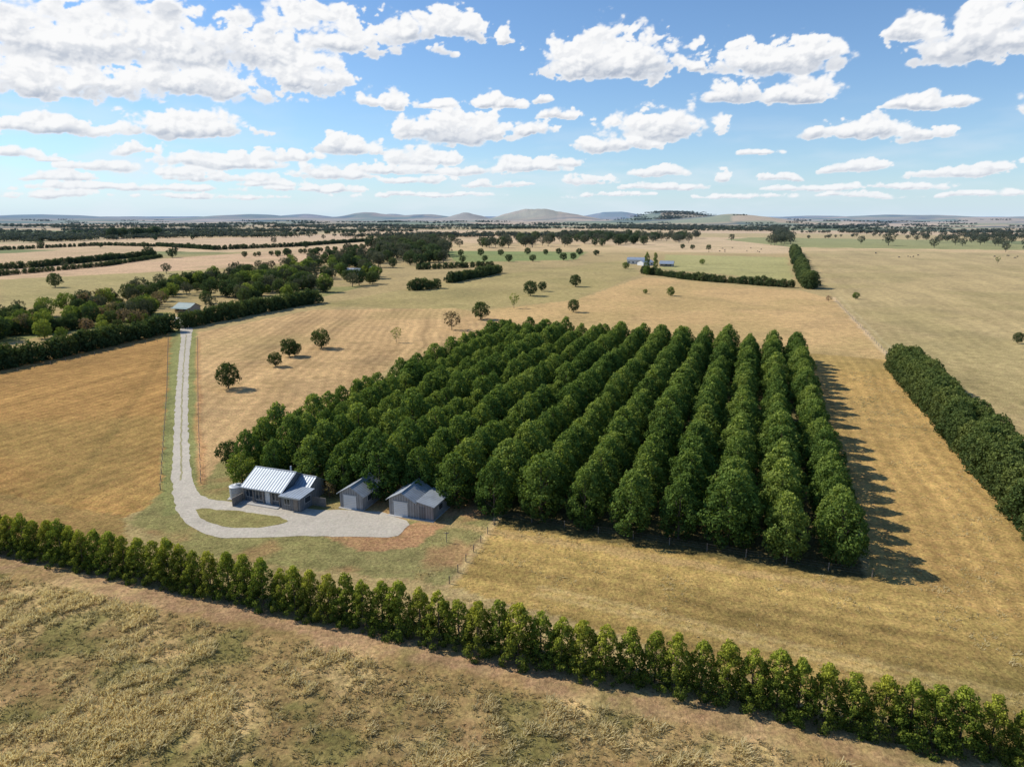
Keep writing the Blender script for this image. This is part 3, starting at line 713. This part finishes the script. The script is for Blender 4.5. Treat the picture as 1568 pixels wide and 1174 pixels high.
# ---------------------------------------------------------------- clouds on the sky
def ae(px,py):
    a=(px-784)/1045.0; b=(587-py)/1045.0
    vx,vy,vz=a,CP+b*SP,-SP+b*CP
    return math.atan2(vx,vy),math.atan2(vz,math.hypot(vx,vy))
CL=[(60,40,150,50,1),(230,50,170,50,1),(390,62,110,38,1),(90,120,130,28,1),(290,122,140,26,.9),(470,112,72,25,1),(520,52,95,24,.9),(490,14,60,14,.8),(620,42,66,20,.95),(705,35,42,20,1),(682,76,18,13,.95),(775,52,20,11,1),
(-150,60,150,80,1),(945,80,104,36,1.2),(1185,84,112,25,1.05),(1062,104,18,9,.9),(1130,134,54,17,1.1),(1232,139,54,18,1.1),(1500,44,78,42,1.2),(1405,42,36,20,1),(1560,8,70,26,1),(1420,154,60,11,1.05),
(605,152,24,13,1.05),(668,155,30,9,1.05),(735,149,24,11,1.05),(770,157,34,7,.95),(826,151,16,8,1),(562,146,26,9,.5),(285,188,95,22,1.15),(85,191,86,15,1.05),(690,193,92,28,1.2),(820,196,36,13,1),(852,174,30,9,1),
(528,220,44,17,1.15),(1015,188,84,26,1.05),(940,218,64,14,.9),(1262,200,36,12,1),(1335,195,55,18,1.1),(1412,206,48,12,1),(1166,234,28,6,.9),(26,231,34,10,1.05),(86,240,24,5,.9),(330,244,120,13,1.05),(216,228,30,12,.95),
(165,252,65,10,1),(640,240,70,12,1),(600,256,90,10,1),(800,252,70,13,1.05),(870,246,38,9,1),(1012,262,42,9,1.05),(1302,253,50,11,1.1),(1455,264,80,10,1.05),(1512,257,40,11,1),(1195,270,50,7,1),(350,270,125,9,1),
(505,264,78,10,1),(95,268,60,8,.9),(900,274,50,8,1),(1105,270,18,9,1),(645,274,60,7,1),(760,281,68,6,.95),(1020,285,80,6,1),(1230,287,70,6,1),(1400,282,60,6,1),(200,286,160,7,.95),(485,288,90,6,.95),(60,296,100,6,.85),
(430,236,60,10,.9),(735,262,60,8,.95),(560,228,40,8,.8),(420,280,80,6,.9),(280,262,90,8,.9),
(660,298,120,4,.8),(930,298,80,4,.8),(1130,299,70,4,.8),(1330,298,90,4,.8),(1500,294,70,5,.85),(330,302,120,4,.8),(1650,150,60,25,1),(1720,60,80,30,1),(-120,190,80,20,1),(-100,130,80,24,1),(1650,250,60,12,1)]
dA=math.radians(1/15.5); az=np.arange(math.radians(-56),math.radians(56),dA); el=np.arange(math.radians(-.2),math.radians(25),dA)
A,EL=np.meshgrid(az,el)
sc_=1.0+1.4*(1-sst(0.04,.26,EL))
wx=pfbm(A*14,EL*24,201,5,.55); wy=pfbm(A*14,EL*24,207,5,.55)
A2=A+wx*.034/sc_; E2=EL+wy*.013/sc_
D=np.full(A.shape,-3.0); SW=np.zeros_like(A)+1e-6; SV=np.zeros_like(A)
for (px,py,hw,hh,stn) in CL:
    a0,e0=ae(px,py); cosf=math.cos(a0)
    fh=1.05 if py<160 else .95
    W_=hw/1045.0*cosf*1.06*(1 if py<235 else .9); H_=hh/1045.0*cosf*1.08*fh
    m=(np.abs(A2-a0)<W_*2.6)&(np.abs(E2-e0)<H_*4)
    if not m.any(): continue
    du=(A2[m]-a0)/W_; dv=(E2[m]-e0+H_*.45)/H_
    dv2=np.where(dv<0,dv/.50,dv/1.4)
    mm=(1-(np.abs(du)**2.0+np.abs(dv2)**2.0))*stn
    D[m]=np.maximum(D[m],mm)
    ww=np.exp(np.clip(mm,-3,1.3)*3); SW[m]+=ww; SV[m]+=ww*np.clip(dv,-.6,1.5)
dvm=SV/SW
def cn(dx=0,dy=0):
    a_=(A+dx); e_=(EL+dy)
    return .85*pbil(a_*30,e_*44,310,5,.52)+.50*pfbm(a_*22,e_*34,330,6,.55)
nz=cn(); mu,sd_=nz.mean(),nz.std()
nz=(nz-mu)/sd_; nz2=(cn(-.004,.0045)-mu)/sd_
T=D+.30*nz-.11
soft=sst(-.3,.6,pfbm(A*18,EL*26,371,3))
al=(1-soft)*sst(-.04,.20,T)+soft*sst(-.22,.50,T)
veil=sst(.0,.7,pfbm(A*7,EL*30,340,5)+.15)*(1-sst(.04,.16,EL))*.34+sst(.0,.6,pfbm(A*5+4,EL*12,343,5))*.32*(1-sst(-.6,-.1,A))
hz=.36*np.exp(-np.clip(EL,0,1)/.11)+.5*np.exp(-np.clip(EL,0,1)/.035)
thick=sst(.10,.75,T)
rel=np.clip((nz-nz2)*.14,-.16,.12)
br=1.0-.60*sst(.45,-.40,dvm+.06*nz)*(.30+.70*thick)+rel*thick
grey=sst(.3,1,T)*sst(.16,.26,EL)*(1-sst(-.45,-.15,A))
br=br-grey*.45*sst(-.2,.35,pfbm(A*7,EL*14,350,4))
br=np.clip(br,.2,1.08)
wht=np.array([.95,.955,.965]); sh=np.array([.36,.43,.55])
kk=((br-.2)/.8).clip(0,1.03)[...,None]
cc=sh*(1-kk)+wht*kk
lowh=(1-sst(.02,.14,EL))[...,None]*.3; cc=cc*(1-lowh)+np.array([.80,.87,.93])*lowh
a1=al; a2=(1-al)*veil; a3=(1-al)*(1-veil)*hz
alpha=a1+a2+a3
ccm=(cc*a1[...,None]+np.array([.78,.86,.94])*a2[...,None]+np.array([.60,.75,.90])*a3[...,None])/np.maximum(alpha,1e-4)[...,None]
alpha=alpha*sst(math.radians(56),math.radians(50),np.abs(A))*sst(math.radians(25),math.radians(22.5),EL)
Rk=29000.0
V=np.stack([np.sin(A)*np.cos(EL)*Rk,np.cos(A)*np.cos(EL)*Rk,np.sin(EL)*Rk+EYE],-1).reshape(-1,3)
nx_,ny_=len(az),len(el); ii=np.arange(nx_*ny_).reshape(ny_,nx_)
F=np.stack([ii[:-1,:-1],ii[:-1,1:],ii[1:,1:],ii[1:,:-1]],-1).reshape(-1,4)
M_cl,nt=new_mat('cloud_layer')
at=nd(nt,'ShaderNodeAttribute',attribute_name='Col')
em=nd(nt,'ShaderNodeEmission'); tr=nd(nt,'ShaderNodeBsdfTransparent'); mx=nd(nt,'ShaderNodeMixShader'); out=nd(nt,'ShaderNodeOutputMaterial')
nt.links.new(at.outputs['Color'],em.inputs[0]); em.inputs[1].default_value=1.0
nt.links.new(at.outputs['Alpha'],mx.inputs[0]); nt.links.new(tr.outputs[0],mx.inputs[1]); nt.links.new(em.outputs[0],mx.inputs[2]); nt.links.new(mx.outputs[0],out.inputs[0])
M_cl.cycles.emission_sampling='NONE'
add_obj('sky',mk_mesh('sky',V,F,[M_cl],np.concatenate([ccm.reshape(-1,3),alpha.reshape(-1,1)],1),True))

# ---------------------------------------------------------------- light
SAZ=math.radians(-68); SEL=math.radians(41)
S=Vector((math.sin(SAZ)*math.cos(SEL),math.cos(SAZ)*math.cos(SEL),math.sin(SEL)))
sl=bpy.data.lights.new('sun','SUN'); sl.energy=5.0; sl.angle=math.radians(.53); sl.color=(1,.94,.83)
so=bpy.data.objects.new('sun',sl); scene.collection.objects.link(so); so.rotation_euler=S.to_track_quat('Z','Y').to_euler(); so.location=(-100,50,200)
w=bpy.data.worlds.new('World'); scene.world=w; w.use_nodes=True; nt=w.node_tree; nt.nodes.clear()
sk=nd(nt,'ShaderNodeTexSky',sky_type='NISHITA'); sk.sun_disc=False; sk.sun_elevation=SEL; sk.sun_rotation=SAZ%(2*math.pi)
sk.air_density=1.0; sk.dust_density=.1; sk.ozone_density=3.0; sk.altitude=300
tint=mixc(nt,1.0,sk.outputs[0],(.76,.92,1.06),'MULTIPLY')
bg=nd(nt,'ShaderNodeBackground'); bg.inputs[1].default_value=.13; out=nd(nt,'ShaderNodeOutputWorld')
nt.links.new(tint,bg.inputs[0]); nt.links.new(bg.outputs[0],out.inputs[0])
# ---------------------------------------------------------------- camera
cd=bpy.data.cameras.new('camera'); cd.lens=24; cd.sensor_width=36; cd.clip_start=.5; cd.clip_end=80000
co=bpy.data.objects.new('camera',cd); scene.collection.objects.link(co); co.location=(0,0,EYE); co.rotation_euler=(math.pi/2-PITCH,0,0)
scene.camera=co
